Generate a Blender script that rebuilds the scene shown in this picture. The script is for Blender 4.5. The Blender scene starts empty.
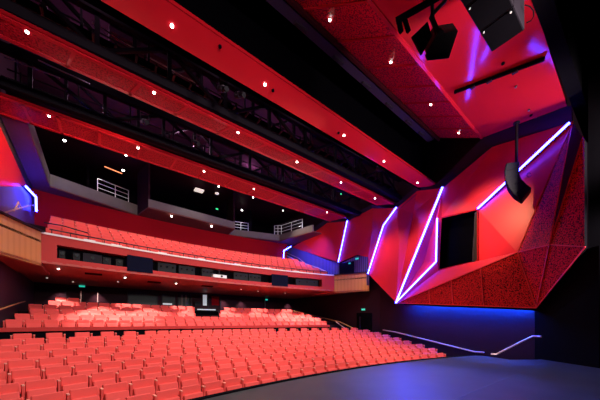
import bpy, bmesh, math, random
from mathutils import Vector, Matrix
random.seed(4)
COL = bpy.context.scene.collection
SC = bpy.context.scene

# ------------------------------------------------------------------ survey of the hall
# metres; X across the hall, Y from the stage to the back, Z above the eye (stage floor at -1.55)
F, HX, HY = 271.0, 300.0, 322.4
SN, CS = 0.794866, 0.606785          # X axis seen from the camera: sideways, forwards
CX, CY = 7.135, -20.6                # centre of the concentric seat rows
STAGE = -1.55

def ray(px, py):
    t = (px - HX) / F; v = (HY - py) / F
    return Vector((CS + t * SN, SN - t * CS, v))
def at_d(px, py, d): return ray(px, py) * d
def at_z(px, py, z): r = ray(px, py); return r * (z / r.z)
def at_y(px, py, y): r = ray(px, py); return r * (y / r.y)
def at_x(px, py, x): r = ray(px, py); return r * (x / r.x)
def wall_r(px, py, p=0.0):
    """point of the right side wall (flaring, then parallel), p metres inside it"""
    r = ray(px, py)
    d1 = (15.2 - 0.639 - 1.022 * p) / (r.x - 0.213 * r.y) if r.x - 0.213 * r.y > 1e-4 else 1e9
    q = r * d1
    if q.y > 13.0: q = r * ((17.33 - p) / r.x)
    return q
def plane_hit(px, py, a, b, c):
    n = (b - a).cross(c - a); r = ray(px, py)
    return r * (a.dot(n) / r.dot(n))
def arc(R, phi, z): return Vector((CX + R * math.sin(phi), CY + R * math.cos(phi), z))

# ------------------------------------------------------------------ materials
def new_mat(name):
    m = bpy.data.materials.new(name); m.use_nodes = True
    nt = m.node_tree; b = nt.nodes['Principled BSDF']
    return m, nt, b
def plain(name, col, rough=.5, metal=0, spec=.5, var=0, scale=3, bump=0):
    m, nt, b = new_mat(name)
    b.inputs['Base Color'].default_value = (*col, 1); b.inputs['Roughness'].default_value = rough
    b.inputs['Metallic'].default_value = metal; b.inputs['Specular IOR Level'].default_value = spec
    if var or bump:
        tc = nt.nodes.new('ShaderNodeTexCoord'); n = nt.nodes.new('ShaderNodeTexNoise')
        n.inputs['Scale'].default_value = scale; n.inputs['Detail'].default_value = 4
        nt.links.new(tc.outputs['Object'], n.inputs['Vector'])
        if var:
            mx = nt.nodes.new('ShaderNodeMix'); mx.data_type = 'RGBA'
            mx.inputs['A'].default_value = (*[c * (1 - var) for c in col], 1)
            mx.inputs['B'].default_value = (*[min(1, c * (1 + var)) for c in col], 1)
            nt.links.new(n.outputs['Fac'], mx.inputs['Factor']); nt.links.new(mx.outputs['Result'], b.inputs['Base Color'])
        if bump:
            bp = nt.nodes.new('ShaderNodeBump'); bp.inputs['Strength'].default_value = bump
            nt.links.new(n.outputs['Fac'], bp.inputs['Height']); nt.links.new(bp.outputs['Normal'], b.inputs['Normal'])
    return m
def perforated(name, col, hole, scale, lo, hi, rough=.4, spec=.25):
    m, nt, b = new_mat(name)
    tc = nt.nodes.new('ShaderNodeTexCoord'); n = nt.nodes.new('ShaderNodeTexNoise')
    n.inputs['Scale'].default_value = scale; n.inputs['Detail'].default_value = 1.5
    r = nt.nodes.new('ShaderNodeValToRGB')
    r.color_ramp.elements[0].position = lo; r.color_ramp.elements[0].color = (*hole, 1)
    r.color_ramp.elements[1].position = hi; r.color_ramp.elements[1].color = (*col, 1)
    nt.links.new(tc.outputs['Object'], n.inputs['Vector']); nt.links.new(n.outputs['Fac'], r.inputs['Fac'])
    nt.links.new(r.outputs['Color'], b.inputs['Base Color'])
    b.inputs['Roughness'].default_value = rough; b.inputs['Specular IOR Level'].default_value = spec
    return m
def glow(name, col, s):
    m, nt, b = new_mat(name)
    b.inputs['Base Color'].default_value = (*[min(1, c) for c in col], 1)
    b.inputs['Emission Color'].default_value = (*col, 1); b.inputs['Emission Strength'].default_value = s
    return m
def slats(name, c0, c1, scale):
    m, nt, b = new_mat(name)
    tc = nt.nodes.new('ShaderNodeTexCoord'); w = nt.nodes.new('ShaderNodeTexWave')
    w.wave_type = 'BANDS'; w.bands_direction = 'Y'; w.inputs['Scale'].default_value = scale
    w.inputs['Distortion'].default_value = .4; w.inputs['Detail'].default_value = 2
    r = nt.nodes.new('ShaderNodeValToRGB')
    r.color_ramp.elements[0].position = .1; r.color_ramp.elements[0].color = (*c0, 1)
    r.color_ramp.elements[1].position = .6; r.color_ramp.elements[1].color = (*c1, 1)
    nt.links.new(tc.outputs['Object'], w.inputs['Vector']); nt.links.new(w.outputs['Fac'], r.inputs['Fac'])
    nt.links.new(r.outputs['Color'], b.inputs['Base Color']); b.inputs['Roughness'].default_value = .35
    return m

RED = (.60, .012, .026)
M = dict(
    red=plain('red_gloss_paint', RED, .11, spec=.4, var=.06, scale=.6),
    red_wall=plain('red_wall_paint', (.60, .015, .026), .35, spec=.2, var=.06, scale=.6),
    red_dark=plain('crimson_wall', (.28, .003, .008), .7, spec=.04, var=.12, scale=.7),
    red_fascia=plain('red_balcony_fascia', (.46, .026, .022), .5, spec=.2, var=.08, scale=1.2),
    soffit=plain('red_brown_soffit', (.46, .090, .070), .55, spec=.2, var=.1, scale=.8),
    perf=perforated('perforated_red', (.80, .016, .03), (.14, .003, .006), 20, .40, .50),
    perf_band=perforated('perforated_red_soffit', (.52, .009, .022), (.20, .003, .008), 18, .38, .52, .22),
    perf_dark=perforated('perforated_dark_red', (.56, .010, .014), (.04, .001, .001), 24, .41, .55, .6, .08),
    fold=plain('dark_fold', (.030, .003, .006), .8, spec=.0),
    frieze=plain('purple_black_frieze', (.022, .010, .030), .5, spec=.3, var=.2),
    black=plain('black_masking', (.0035, .0028, .0042), .9, spec=.015, var=.3, scale=2),
    dark=plain('dark_wall', (.030, .007, .013), .6, spec=.1, var=.25, scale=.8),
    side=plain('mauve_black_wall', (.018, .005, .011), .55, spec=.2, var=.2, scale=.6),
    side_left=plain('mauve_grey_wall', (.055, .032, .042), .6, spec=.15, var=.2, scale=.6),
    void=plain('roof_void', (.060, .022, .048), .8, spec=.1, var=.5, scale=.5),
    steel=plain('black_steel', (.0045, .002, .005), .6, spec=.15, var=.2),
    steel2=plain('dull_steel', (.022, .012, .020), .5, metal=.2, spec=.2, var=.2),
    pipe=plain('grey_pipe', (.30, .27, .30), .35, metal=.7, var=.1),
    concrete=plain('grey_board', (.14, .115, .11), .6, spec=.2, var=.15, scale=2),
    stage=plain('stage_floor', (.027, .027, .030), .42, spec=.3, var=.55, scale=1.6, bump=.03),
    carpet=plain('dark_carpet', (.018, .006, .008), .9, spec=.1, var=.3, scale=9),
    fabric=plain('coral_red_fabric', (.74, .078, .066), .75, spec=.2, var=.05, scale=14, bump=.05),
    arm=plain('pale_arm_cap', (.80, .25, .18), .4, var=.06, scale=6),
    wood=slats('blond_timber', (.66, .27, .085), (.72, .31, .10), 1.2),
    slat=slats('blue_tinted_timber', (.02, .018, .07), (.10, .085, .26), 1.6),  # blue of the tube light is put into the timber colour
    under=plain('brown_underside', (.15, .045, .040), .6, spec=.1, var=.15),
    ledge=plain('white_ledge', (.90, .78, .70), .4, var=.05),
    lit_reveal=plain('grey_lit_reveal', (.045, .042, .045), .7, spec=.1, var=.2),
    pit=plain('black_recess', (.0012, .001, .0016), .95, spec=0),
    navy=plain('navy_panel', (.0025, .003, .014), .8, spec=.08, var=.2),
    grey_box=plain('grey_equipment', (.020, .020, .021), .7, spec=.15, var=.25, scale=9),
    white=plain('white_paint', (.8, .78, .76), .4, var=.04),
    rail=plain('pink_steel_rail', (.72, .46, .40), .3, metal=.4, var=.05),
    brass=plain('timber_rail', (.60, .30, .10), .35, var=.1),
    railw=plain('white_steel_rail', (.72, .72, .74), .35, metal=.2, var=.05),
    glass=plain('dark_glass', (.012, .016, .018), .4, spec=.2, var=.1),
    speaker=plain('speaker_paint', (.012, .008, .013), .6, spec=.15, var=.25, scale=10),
    led=glow('blue_led', (.024, .030, 1.0), 64.0),
    cove=glow('cove_blue', (.002, .07, 1), 640.0),
    lamp=glow('lamp_lens', (1, .93, .85), 14.0),
    dim_lamp=glow('dim_lamp_lens', (1, .85, .75), .8),
    exit=glow('exit_green', (.02, .50, .36), 1.0),
    green=glow('green_pilot', (.05, .8, .3), 1.2),
    tube=glow('warm_tube', (1, .30, .12), 1.2),
    booth_glow=glow('pale_booth_glow', (.55, .60, .66), .55),
)

# ------------------------------------------------------------------ mesh builder
class MB:
    def __init__(s): s.v = []; s.f = []; s.m = []
    def face(s, pts, mi=0):
        i = len(s.v); s.v += [Vector(p) for p in pts]; s.f.append(list(range(i, i + len(pts)))); s.m.append(mi); return s
    def hexa(s, p, mi=0):
        """p: 4 points of one face then the 4 matching points of the opposite face"""
        i = len(s.v); s.v += [Vector(q) for q in p]
        for f in ((0, 1, 2, 3), (7, 6, 5, 4), (0, 4, 5, 1), (1, 5, 6, 2), (2, 6, 7, 3), (3, 7, 4, 0)):
            s.f.append([i + k for k in f]); s.m.append(mi)
        return s
    def box(s, c, d, rot=None, mi=0):
        c = Vector(c); x, y, z = (k / 2 for k in d)
        p = [Vector(q) for q in ((-x, -y, -z), (x, -y, -z), (x, y, -z), (-x, y, -z), (-x, -y, z), (x, -y, z), (x, y, z), (-x, y, z))]
        if rot is not None: p = [rot @ q for q in p]
        return s.hexa([q + c for q in p], mi)
    def prism(s, poly, ext, mi=0):
        ext = Vector(ext); n = len(poly); i = len(s.v)
        s.v += [Vector(p) for p in poly] + [Vector(p) + ext for p in poly]
        s.f.append([i + k for k in range(n)][::-1]); s.m.append(mi)
        s.f.append([i + n + k for k in range(n)]); s.m.append(mi)
        for k in range(n):
            a, b = k, (k + 1) % n
            s.f.append([i + a, i + b, i + n + b, i + n + a]); s.m.append(mi)
        return s
    def bar(s, a, b, w, h=None, mi=0):
        a, b = Vector(a), Vector(b); h = h or w; t = (b - a).normalized()
        up = Vector((0, 0, 1)) if abs(t.z) < .95 else Vector((0, 1, 0))
        u = t.cross(up).normalized() * w / 2; v = u.cross(t).normalized() * h / 2
        return s.hexa([a - u - v, a + u - v, a + u + v, a - u + v, b - u - v, b + u - v, b + u + v, b - u + v], mi)
    def tube(s, pts, r, n=8, mi=0):
        pts = [Vector(p) for p in pts]; i = len(s.v); m = len(pts)
        for k, p in enumerate(pts):
            t = (pts[min(k + 1, m - 1)] - pts[max(k - 1, 0)]).normalized()
            up = Vector((0, 0, 1)) if abs(t.z) < .95 else Vector((0, 1, 0))
            u = t.cross(up).normalized(); v = u.cross(t)
            for j in range(n):
                a = 2 * math.pi * j / n; s.v.append(p + (u * math.cos(a) + v * math.sin(a)) * r)
        for k in range(m - 1):
            for j in range(n):
                j2 = (j + 1) % n
                s.f.append([i + k * n + j, i + k * n + j2, i + (k + 1) * n + j2, i + (k + 1) * n + j]); s.m.append(mi)
        s.f.append([i + j for j in range(n)][::-1]); s.m.append(mi)
        s.f.append([i + (m - 1) * n + j for j in range(n)]); s.m.append(mi)
        return s
    def sweep(s, prof, p0, p1, n, closed=True, mi=0):
        """profile of (radius, z) swept round the hall's centre from angle p0 to p1"""
        i = len(s.v); m = len(prof)
        for k in range(n + 1):
            ph = p0 + (p1 - p0) * k / n
            for R, z in prof: s.v.append(arc(R, ph, z))
        for k in range(n):
            for j in range(m if closed else m - 1):
                j2 = (j + 1) % m
                s.f.append([i + k * m + j, i + k * m + j2, i + (k + 1) * m + j2, i + (k + 1) * m + j]); s.m.append(mi)
        if closed:
            s.f.append([i + j for j in range(m)]); s.m.append(mi)
            s.f.append([i + n * m + j for j in range(m)][::-1]); s.m.append(mi)
        return s
    def disc(s, c, n, r, h, k=14, mi=0):
        c, n = Vector(c), Vector(n).normalized(); return s.tube([c, c + n * h], r, k, mi)
    def build(s, name, mats, parent=None, smooth=False, bevel=0, local=False):
        me = bpy.data.meshes.new(name)
        off = Vector((0, 0, 0))
        if parent is not None and not local:
            p = parent
            while p is not None: off = off + p.location; p = p.parent
        me.from_pydata([tuple(v - off) for v in s.v], [], s.f)
        for m in (mats if isinstance(mats, (list, tuple)) else [mats]): me.materials.append(m)
        for k, p in enumerate(me.polygons): p.material_index = s.m[k]
        bm = bmesh.new(); bm.from_mesh(me)
        bmesh.ops.recalc_face_normals(bm, faces=bm.faces)
        if bevel: bmesh.ops.bevel(bm, geom=list(bm.edges), offset=bevel, segments=2, affect='EDGES', profile=.6)
        bm.to_mesh(me); bm.free()
        if smooth:
            for p in me.polygons: p.use_smooth = True
        o = bpy.data.objects.new(name, me); COL.objects.link(o)
        if parent is not None: o.parent = parent
        return o

def tag(o, label, cat, group=None, kind=None):
    o['label'] = label; o['category'] = cat
    if group: o['group'] = group
    if kind: o['kind'] = kind
    return o
def thing(name, label, cat, loc=(0, 0, 0), group=None):
    o = bpy.data.objects.new(name, None); COL.objects.link(o); o.location = loc; o.empty_display_size = .2
    return tag(o, label, cat, group)
def struct(name, mb, mats, label=None, cat=None, parent=None):
    o = mb.build(name, mats, parent)
    if parent is None:
        o['kind'] = 'structure'
        if label: o['label'] = label; o['category'] = cat
    return o
ONES = 'zeroth first second third fourth fifth sixth seventh eighth ninth tenth eleventh twelfth thirteenth fourteenth fifteenth sixteenth seventeenth eighteenth nineteenth twentieth'.split()
def ordinal(n):
    if n <= 20: return ONES[n]
    if n == 30: return 'thirtieth'
    if n == 40: return 'fortieth'
    return ('twenty-', 'thirty-', 'forty-')[n // 10 - 2] + ONES[n % 10]

# ------------------------------------------------------------------ camera
cam = bpy.data.objects.new('camera', bpy.data.cameras.new('camera')); COL.objects.link(cam)
cam.data.sensor_width = 36; cam.data.lens = F / 600 * 36
cam.data.shift_x = 0; cam.data.shift_y = (HY - 200) / 600
cam.data.clip_end = 200; cam.data.clip_start = .05
cam.rotation_euler = (math.pi / 2, 0, -math.atan2(CS, SN))
SC.camera = cam

# ------------------------------------------------------------------ floors
R0, PITCH, H0, RISE = 27.87, .95, 1.527, .14
def row_floor(i): return -(H0 - RISE * i) - .84
RS0, RS_Z, RS_RISE = 37.75, -.73, .262       # rear stalls: first row radius and floor, rise per row
m = MB()
FLOOR0 = row_floor(0)
prof = [(26.0, FLOOR0)]
for i in range(9):
    r = R0 + PITCH * i
    if i: prof += [(r - .62, row_floor(i - 1)), (r - .62, row_floor(i))]
prof += [(36.98, row_floor(8)), (36.98, RS_Z)]
for k in range(1, 6): prof += [(RS0 + .88 * k - .55, RS_Z + RS_RISE * (k - 1)), (RS0 + .88 * k - .55, RS_Z + RS_RISE * k)]
prof += [(46.5, RS_Z + RS_RISE * 5), (46.5, -3.2), (26.0, -3.2)]
m.sweep(prof, -.34, .34, 48)
struct('floor', m, M['carpet'])
# stage: curved lip towards the seats, cut at the stairs by the right wall
m = MB()
lip = [arc(26.68, p, STAGE) for p in [(-.40 + .668 * k / 40) for k in range(41)]]
pts = [Vector((-9, -6, STAGE))] + [Vector((-9, 3.0, STAGE))] + lip + [wall_r(482, 355.8) * 1.0]
pts[-1] = at_z(484, 355.9, STAGE)
pts += [at_z(510, 359.6, STAGE), at_z(537, 359.6, STAGE), Vector((17, 2.4, STAGE)), Vector((17, -6, STAGE))]
m.prism(pts, (0, 0, -1.2))
struct('floor_stage', m, M['stage'])
m = MB()
m.sweep([(26.66, STAGE + .025), (26.80, STAGE + .025), (26.80, STAGE - .8), (26.66, STAGE - .8)], -.40, .268, 40)
struct('trim_stage_lip', m, M['black'])
# painted lines and hatch joints on the stage boards
m = MB()
for a, b in (((455, 399), (546, 362)),):
    m.bar(at_z(a[0], a[1], STAGE + .001), at_z(b[0], b[1], STAGE + .001), .02, .006)
struct('trim_stage_joint', m, plain('stage_joint', (.055, .055, .07), .5))
# stairs from stalls floor up to the stage by the right wall
m = MB()
for k in range(4):
    z = STAGE - .21 * (k + 1)
    y0 = 3.95 + .3 * k
    m.box((14.85 + .06 * k, y0 + .75, (z - 2.6) / 2 - .0), (1.5, .3, z + 2.6 if z > -2.6 else .1))
struct('floor_stair', m, M['dark'])

# ------------------------------------------------------------------ shell
m = MB()
WP = [(14.95, 3.15), (15.45, 3.15), (17.75, 13.0), (17.75, 28)]
WP = [(15.35, 3.2), (15.6, 4.1), (17.73, 13.0), (17.73, 28.5)]
for a, b in zip(WP, WP[1:]):
    m.hexa([(a[0], a[1], -3), (b[0], b[1], -3), (b[0], b[1], 13), (a[0], a[1], 13),
            (a[0] + .4, a[1], -3), (b[0] + .4, b[1], -3), (b[0] + .4, b[1], 13), (a[0] + .4, a[1], 13)])
struct('wall_right', m, M['side'])
m = MB()
LP = [(-1.0, 3.2), (-3.05, 13.0), (-3.05, 28.5)]
for a, b in zip(LP, LP[1:]):
    m.hexa([(a[0], a[1], -3), (b[0], b[1], -3), (b[0], b[1], 13), (a[0], a[1], 13),
            (a[0] - .4, a[1], -3), (b[0] - .4, b[1], -3), (b[0] - .4, b[1], 13), (a[0] - .4, a[1], 13)])
struct('wall_left', m, M['side_left'])
m = MB(); m.box((7.3, 28.7, 5), (22, .4, 17)); struct('wall_back', m, M['black'])
# back wall under the balcony
m = MB(); m.box((7.3, 24.6, .9), (21, .3, 4.4)); struct('wall_back_stalls', m, M['dark'])
# crimson back wall above the balcony seats
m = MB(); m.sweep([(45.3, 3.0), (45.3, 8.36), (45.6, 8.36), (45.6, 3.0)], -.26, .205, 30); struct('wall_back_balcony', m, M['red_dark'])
# proscenium: black jamb and header, seen from the stage
m = MB()
jl = [(15.12, 3.15), (13.62, 1.15), (13.4, -4), (17, -4), (17, 3.15)]
m.prism([(x, y, -3) for x, y in jl], (0, 0, 5.6)); m.prism([(x, y, 2.4) for x, y in [(13.78, 1.42), (13.4, -4), (17, -4), (17, 1.42)]], (0, 0, 11))
struct('wall_proscenium', m, M['black'])
HZ = 8.25
m = MB(); m.box((7, 1.75, HZ + 3.2), (22, .35, 6.4)); struct('wall_header', m, M['black'])
m = MB(); m.box((-3.2, 2.6, 5), (3.4, .5, 16)); struct('wall_proscenium_left', m, M['black'])
m = MB(); m.box((7, 13, 13.4), (24, 36, .4)); struct('ceiling', m, M['void'])
m = MB(); m.box((7, -8.2, 5), (34, .3, 17)); struct('wall_stage_rear', m, M['black'])

# ------------------------------------------------------------------ faceted red lining of the right wall
V = {}
def vx(n, px, py, p=None, d=None): V[n] = at_d(px, py, d) if d else wall_r(px, py, p)
vx('a', 572, 122, d=10.45); vx('b', 492, 147, .25); vx('c', 443, 188, .55); vx('d', 417, 191, .2); vx('e', 397, 208, .6)
vx('f', 373, 208, .2); vx('g', 348, 221, .5); vx('h', 327, 223, .2); vx('i', 300, 243, .2); vx('j', 283, 249, .1)
vx('k', 291, 247, .1); vx('m', 339, 262.5, .3); vx('n', 357, 255, .12); vx('o', 368, 257, .15); vx('q', 368.5, 274, .5); vx('q2', 384, 226, .55)
vx('s', 396.5, 303, .55); vx('t', 436.5, 262, .5); vx('u', 437.5, 219, .5)
vx('o1', 441.5, 218, .35); vx('o2', 478, 209.5, .35); vx('o3', 478, 261, .35); vx('o4', 439, 270, .35)
vx('v', 517, 252.5, .6); vx('x', 536, 308, .42); vx('w', 549, 245, d=10.45)
vx('y1', 584.5, 247, d=9.25); vx('z1', 584.5, 139, d=9.25); vx('z0', 582.5, 137, d=9.7)
vx('A1', 413, 213, -.12); vx('B1', 399, 243, .55); vx('M1', 424, 262, .05); vx('C1', 390, 284, .5); vx('D1', 372, 232, .2)
FAC = dict(
    red_wall=['abO', 'bcP', 'bPO', 'aOv', 'ORv', 'RQv', 'Qvs', 'tQs', 'cuP', 'utQP', 'csM', 'stM', 'tuM', 'ucM', 'cdA', 'deA', 'cAs', 'AsB', 'eAB',
              'eBK', 'KBC', 'KCq', 'Cqs', 'BsC', 'efD', 'eDK', 'KDq', 'Doq', 'fgD', 'gmD', 'mnD', 'noD', 'ghm', 'him', 'ikm', 'ijk'],
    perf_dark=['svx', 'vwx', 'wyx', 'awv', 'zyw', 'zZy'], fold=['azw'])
KEY = dict(O='o2', P='o1', R='o3', Q='o4', A='A1', B='B1', C='C1', D='D1', K='q2', z='z0', y='y1', Z='z1', M='M1')
m = MB(); mats = [M['red_wall'], M['perf_dark'], M['fold'], M['black']]
for mi, (mn, fs) in enumerate(FAC.items()):
    for f in fs: m.face([V[KEY.get(ch, ch)] for ch in f], mi)
rim = ['a', 'b', 'c', 'd', 'e', 'f', 'g', 'h', 'i', 'j', 'k', 'm', 'n', 'o', 'q', 's', 'x', 'y1', 'z1', 'z0']
def back(p):
    return p + Vector((.40, -.02, 0)) if p.y < 3.2 else Vector((min(17.7, 15.55 + (p.y - 3.2) * .2267), p.y, p.z))
for n0, n1 in zip(rim, rim[1:] + rim[:1]):
    m.face([V[n0], V[n1], back(V[n1]), back(V[n0])], 3)
struct('wall_lining', m, mats, 'faceted red folded wall lining with perforated dark red panels beside the stage', 'wall panel')
# plain strips between the perforated sheets
m = MB()
def lift(p): return p + Vector((-.03, -.02, 0))
def seam(a, b, w=.035): m.bar(lift(a), lift(b), w, w)
for a, b in (('s', 'v'), ('v', 'x'), ('w', 'x'), ('v', 'a'), ('w', 'y1'), ('w', 'a'), ('z0', 'w'), ('x', 'y1'), ('s', 'x')): seam(V[a], V[b])
for k in (.36, .56, .78):
    top = V['s'].lerp(V['v'], k); bot = V['s'].lerp(V['x'], k * .93); seam(top, bot)
seam(V['v'], V['w'])
struct('trim_lining_joint', m, plain('red_joint', (.66, .016, .026), .45))
# dark frieze above the lining
m = MB()
fr = [(572, 105), (482, 138.5), (437, 183), (416, 186.5), (395, 204.5), (371, 205), (345.5, 218.5), (325, 219.5), (298, 239.5), (280, 245)]
rd = ['a', 'b', 'c', 'd', 'e', 'f', 'g', 'h', 'i', 'j']
for k in range(len(fr) - 1):
    p0 = at_d(*fr[0], 10.4) if k == 0 else wall_r(*fr[k], .25)
    p1 = wall_r(*fr[k + 1], .25)
    a, b = V[rd[k]] + Vector((.05, 0, -.15)), V[rd[k + 1]] + Vector((.05, 0, -.15))
    m.hexa([a, b, p1, p0] + [q + Vector((.3, .02, 0)) for q in (a, b, p1, p0)])
struct('trim_frieze', m, M['frieze'])

# recessed black opening in the lining
win = thing('wall_opening', 'black recessed opening framed in the red wall lining between two blue tubes', 'opening', tuple(V['o4']))
m = MB(); inner = [V['o1'], V['o2'], V['o3'], V['o4']]
bk = [p + Vector((.52, .08, 0)) for p in inner]
for k in range(4): m.face([inner[k], inner[(k + 1) % 4], bk[(k + 1) % 4], bk[k]], 1 if k == 1 else 0)  # one reveal side in lighter grey, its lit look put into the colour
m.build('reveal', [M['pit'], M['concrete']], win)
m = MB(); m.prism([p + Vector((.0, 0, 0)) for p in bk], (.06, .01, 0)); m.build('back_panel', M['pit'], win)
q = [at_d(474.6, 212.5, V['o2'].length / ray(478, 209.5).length + .12), V['o2'] + Vector((.1, .0, -.02)), V['o3'] + Vector((.1, 0, .02)), at_d(472.2, 262, V['o3'].length / ray(478, 261).length + .12)]
m = MB(); m.prism(q, (.05, .02, 0)); m.build('lit_reveal_strip', M['lit_reveal'], win)  # grey strip painted in for the lit side of the reveal
m = MB()
for k in range(4): m.bar(inner[k] + Vector((-.02, 0, 0)), inner[(k + 1) % 4] + Vector((-.02, 0, 0)), .06, .06)
m.build('frame', M['red_dark'], win)
m = MB(); c = at_d(458, 247, bk[0].length * .99); m.disc(c, (-1, -.3, 0), .05, .1); m.build('spotlight', M['steel2'], win)

# ------------------------------------------------------------------ blue LED tubes
def led(pts, label, w=.042):
    o = thing('led_tube', label, 'light tube', tuple(pts[-1]), 'blue light tubes on the folded walls')
    for a, b in zip(pts, pts[1:]):
        m = MB(); m.tube([a, b], w, 8); m.build('tube', M['led'], o, smooth=True)
        m = MB(); off = Vector((.12 if a.x > 7 else -.12, .03, 0)); m.bar(a + off, b + off, .10, .05); m.build('backing_channel', M['steel'], o)
    return o
def on(px, py, p): return wall_r(px, py, p)
def near(v, k=.13): return v + Vector((-k, -.04, 0))
led([near(at_d(570, 123.5, 10.3).lerp(V['o2'], .01)), near(V['o2'], .14)], 'blue-white light tube slanting down behind the hanging speaker to the black opening')
led([near(V['c']), near(V['s'])], 'longest blue-white light tube, slanting down to the foot of the red lining', .05)
led([near(V['u']), near(V['t']), near(V['s'], .16)], 'bent blue-white light tube along the black opening and down to the foot', .042)
led([near(V['e']), near(V['q2']), near(V['q'])], 'bent blue-white light tube above the timber end of the balcony')
led([near(V['g']), near(V['m'])], 'short straight blue-white light tube above the grooved blue wall')
led([at_x(291, 246.5, 16.1), at_x(284, 250.5, 15.85), at_x(283.5, 261, 15.8)], 'small bent blue light tube round the grooved wall beside the upper balcony seats', .05)
led([at_x(26, 186.5, -2.78), at_x(36, 197, -2.7), at_x(36.3, 211.5, -2.7)], 'bent blue light tube on the opposite side wall above the timber balcony end', .05)

# ------------------------------------------------------------------ ceiling panels
def band(name, q, z, label, mat, joints, thick=.09, drop=0):
    """q: image corners left-near, right-near, right-far, left-far on the soffit"""
    p = [at_z(a, b, z + (drop if k > 1 else 0)) for k, (a, b) in enumerate(q)]
    p[0] = p[0] + (p[0] - p[1]).normalized() * 1.0; p[3] = p[3] + (p[3] - p[2]).normalized() * 1.0
    o = thing(name, label, 'ceiling panel', tuple(p[0]), 'red ceiling panels')
    m = MB(); m.prism(p, (0, 0, thick)); m.build('soffit_panel', M[mat], o)
    m = MB(); m.bar(p[0] + Vector((0, -.02, .05)), p[1] + Vector((0, -.02, .05)), .03, .10); m.build('front_edge', M['red_dark'], o)
    for k in joints:
        a, b = p[0].lerp(p[1], k), p[3].lerp(p[2], k)
        m = MB(); m.bar(a + Vector((0, 0, -.012)), b + Vector((0, 0, -.012)), .10, .02); m.build('joint_strip', M['red'], o)
    if mat != 'red':
        for a, b in ((p[0], p[1]), (p[3], p[2])):
            dy = .08 if a is p[0] else -.08
            m = MB(); m.bar(a + Vector((0, dy, -.012)), b + Vector((0, dy, -.012)), .13, .02); m.build('border_strip', M['red'], o)
    return p
B1 = band('ceiling_panel', [(165, 0), (437, 186), (418, 187.5), (100, 0)], 8.1, 'wide smooth plain red ceiling band, hung alone before the two perforated bands', 'red', [])
B2 = band('ceiling_panel', [(0, 13), (394, 204), (377, 205.5), (0, 37.5)], 8.1, 'middle perforated red ceiling band between the plain band and the back band', 'perf_band', [.04, .13, .22, .3, .39, .48, .57, .66, .75, .84, .92], drop=.0)
B3 = band('ceiling_panel', [(0, 95), (346, 217.5), (330, 221.5), (14, 118.5)], 8.3, 'rearmost perforated red ceiling band, in front of the upper gallery', 'perf_band', [.08, .13, .2, .28, .36, .44, .52, .6, .68, .76, .84, .92])
# big folded reflector above the stage front
FZ, TZ = 9.2, 10.3
fL, fR = at_z(370, 0, FZ), at_z(482, 138, FZ)
tL, tR = at_z(295, 0, TZ), at_z(440, 138, TZ)
nL, nR = at_z(533, 0, HZ), at_z(567, 106, HZ)
ext = lambda a, b, k: a + (a - b).normalized() * k
refl = thing('stage_reflector', 'large folded red reflector ceiling over the stage front, half plain and half perforated', 'ceiling panel', tuple(nR), 'red ceiling panels')
fL, tL, nL = ext(fL, fR, 4.5), ext(tL, tR, 4.5), ext(nL, nR, 8)
m = MB(); m.prism([nL, nR, fR, fL], (0, 0, .2)); m.build('plain_panel', M['red'], refl)
pp = m = MB(); m.prism([fL, fR, tR, tL], (0, 0, .2)); o_perf = m.build('perforated_panel', M['perf'], refl)
m = MB(); m.bar(tL + Vector((0, .05, .1)), tR + Vector((0, .05, .1)), .1, .5); m.build('rear_edge', M['fold'], refl)
for k in (.2, .33, .44, .55, .65, .74, .83, .92):
    m = MB(); a, b = fL.lerp(fR, k), tL.lerp(tR, k); dn = Vector((0, .01, -.02)); m.bar(a + dn, b + dn, .07, .02); m.build('joint_strip', M['red'], refl)
m = MB(); dn = Vector((0, .01, -.02)); m.bar(fL + dn, fR + dn, .1, .03); m.build('fold_strip', M['red'], refl)
# dark catwalk soffit strip behind the reflector
m = MB(); a, b = tL + Vector((0, .35, .05)), tR + Vector((-.3, .35, .05))
cw = thing('lighting_slot', 'black lighting slot frame running along the rear edge of the stage reflector', 'frame', tuple(b))
m.bar(a, b, .35, .3); m.build('frame', M['frieze'], cw)
for k in (.35, .48, .6, .72, .84, .93):
    p = a.lerp(b, k); m = MB(); m.box(p + Vector((0, .05, -.18)), (.5, .1, .06)); m.build('slot_lamp', M['steel2'], cw)

# ------------------------------------------------------------------ downlights
LIGHTS = []
def downlight(p, n, label, mat='lamp', r=.042, group='small white downlights in the red ceiling'):
    p = Vector(p); n = Vector(n).normalized()
    o = thing('downlight', label, 'downlight', tuple(p), group)
    m = MB(); m.disc(p - n * .02, n, r * 1.3, .03); m.build('trim_ring', M['steel2'], o)
    m = MB(); m.disc(p + n * .012, n, r, .03); m.build('lens', M[mat], o)
    return o
DOWN = Vector((0, 0, -1))
def lights_on(pts, z, where, cnt0=1):
    pts = sorted(pts, key=lambda q: -q[0])
    for k, (a, b) in enumerate(pts):
        p = at_z(a, b, z); downlight(p, DOWN, f'{ordinal(k + 1)} small white downlight from the side wall in {where}'); LIGHTS.append(p)
lights_on([(172, 25), (265, 84), (344, 135), (384, 161), (417.5, 182.5)], 8.1, 'the plain red ceiling band')
lights_on([(27, 31), (154, 92), (238, 132), (297, 161.5), (341, 182), (375, 198)], 8.1, 'the middle perforated band')
lights_on([(49, 115.6), (126, 154.8), (138, 147.5), (204, 171), (218.6, 186), (254, 188.6), (253, 197), (327, 212)], 8.3, 'the rearmost perforated band')
nrm = (fR - fL).cross(tL - fL).normalized()
if nrm.z > 0: nrm = -nrm
for k, (a, b) in enumerate([(459, 132.5), (431, 104), (391, 61.5), (330, 19)]):
    p = plane_hit(a, b, fL, fR, tL); downlight(p, nrm, f'{ordinal(k + 1)} small white downlight from the side wall in the perforated reflector'); LIGHTS.append(p)
nrm2 = (fR - fL).cross(nL - fL).normalized()
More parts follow.
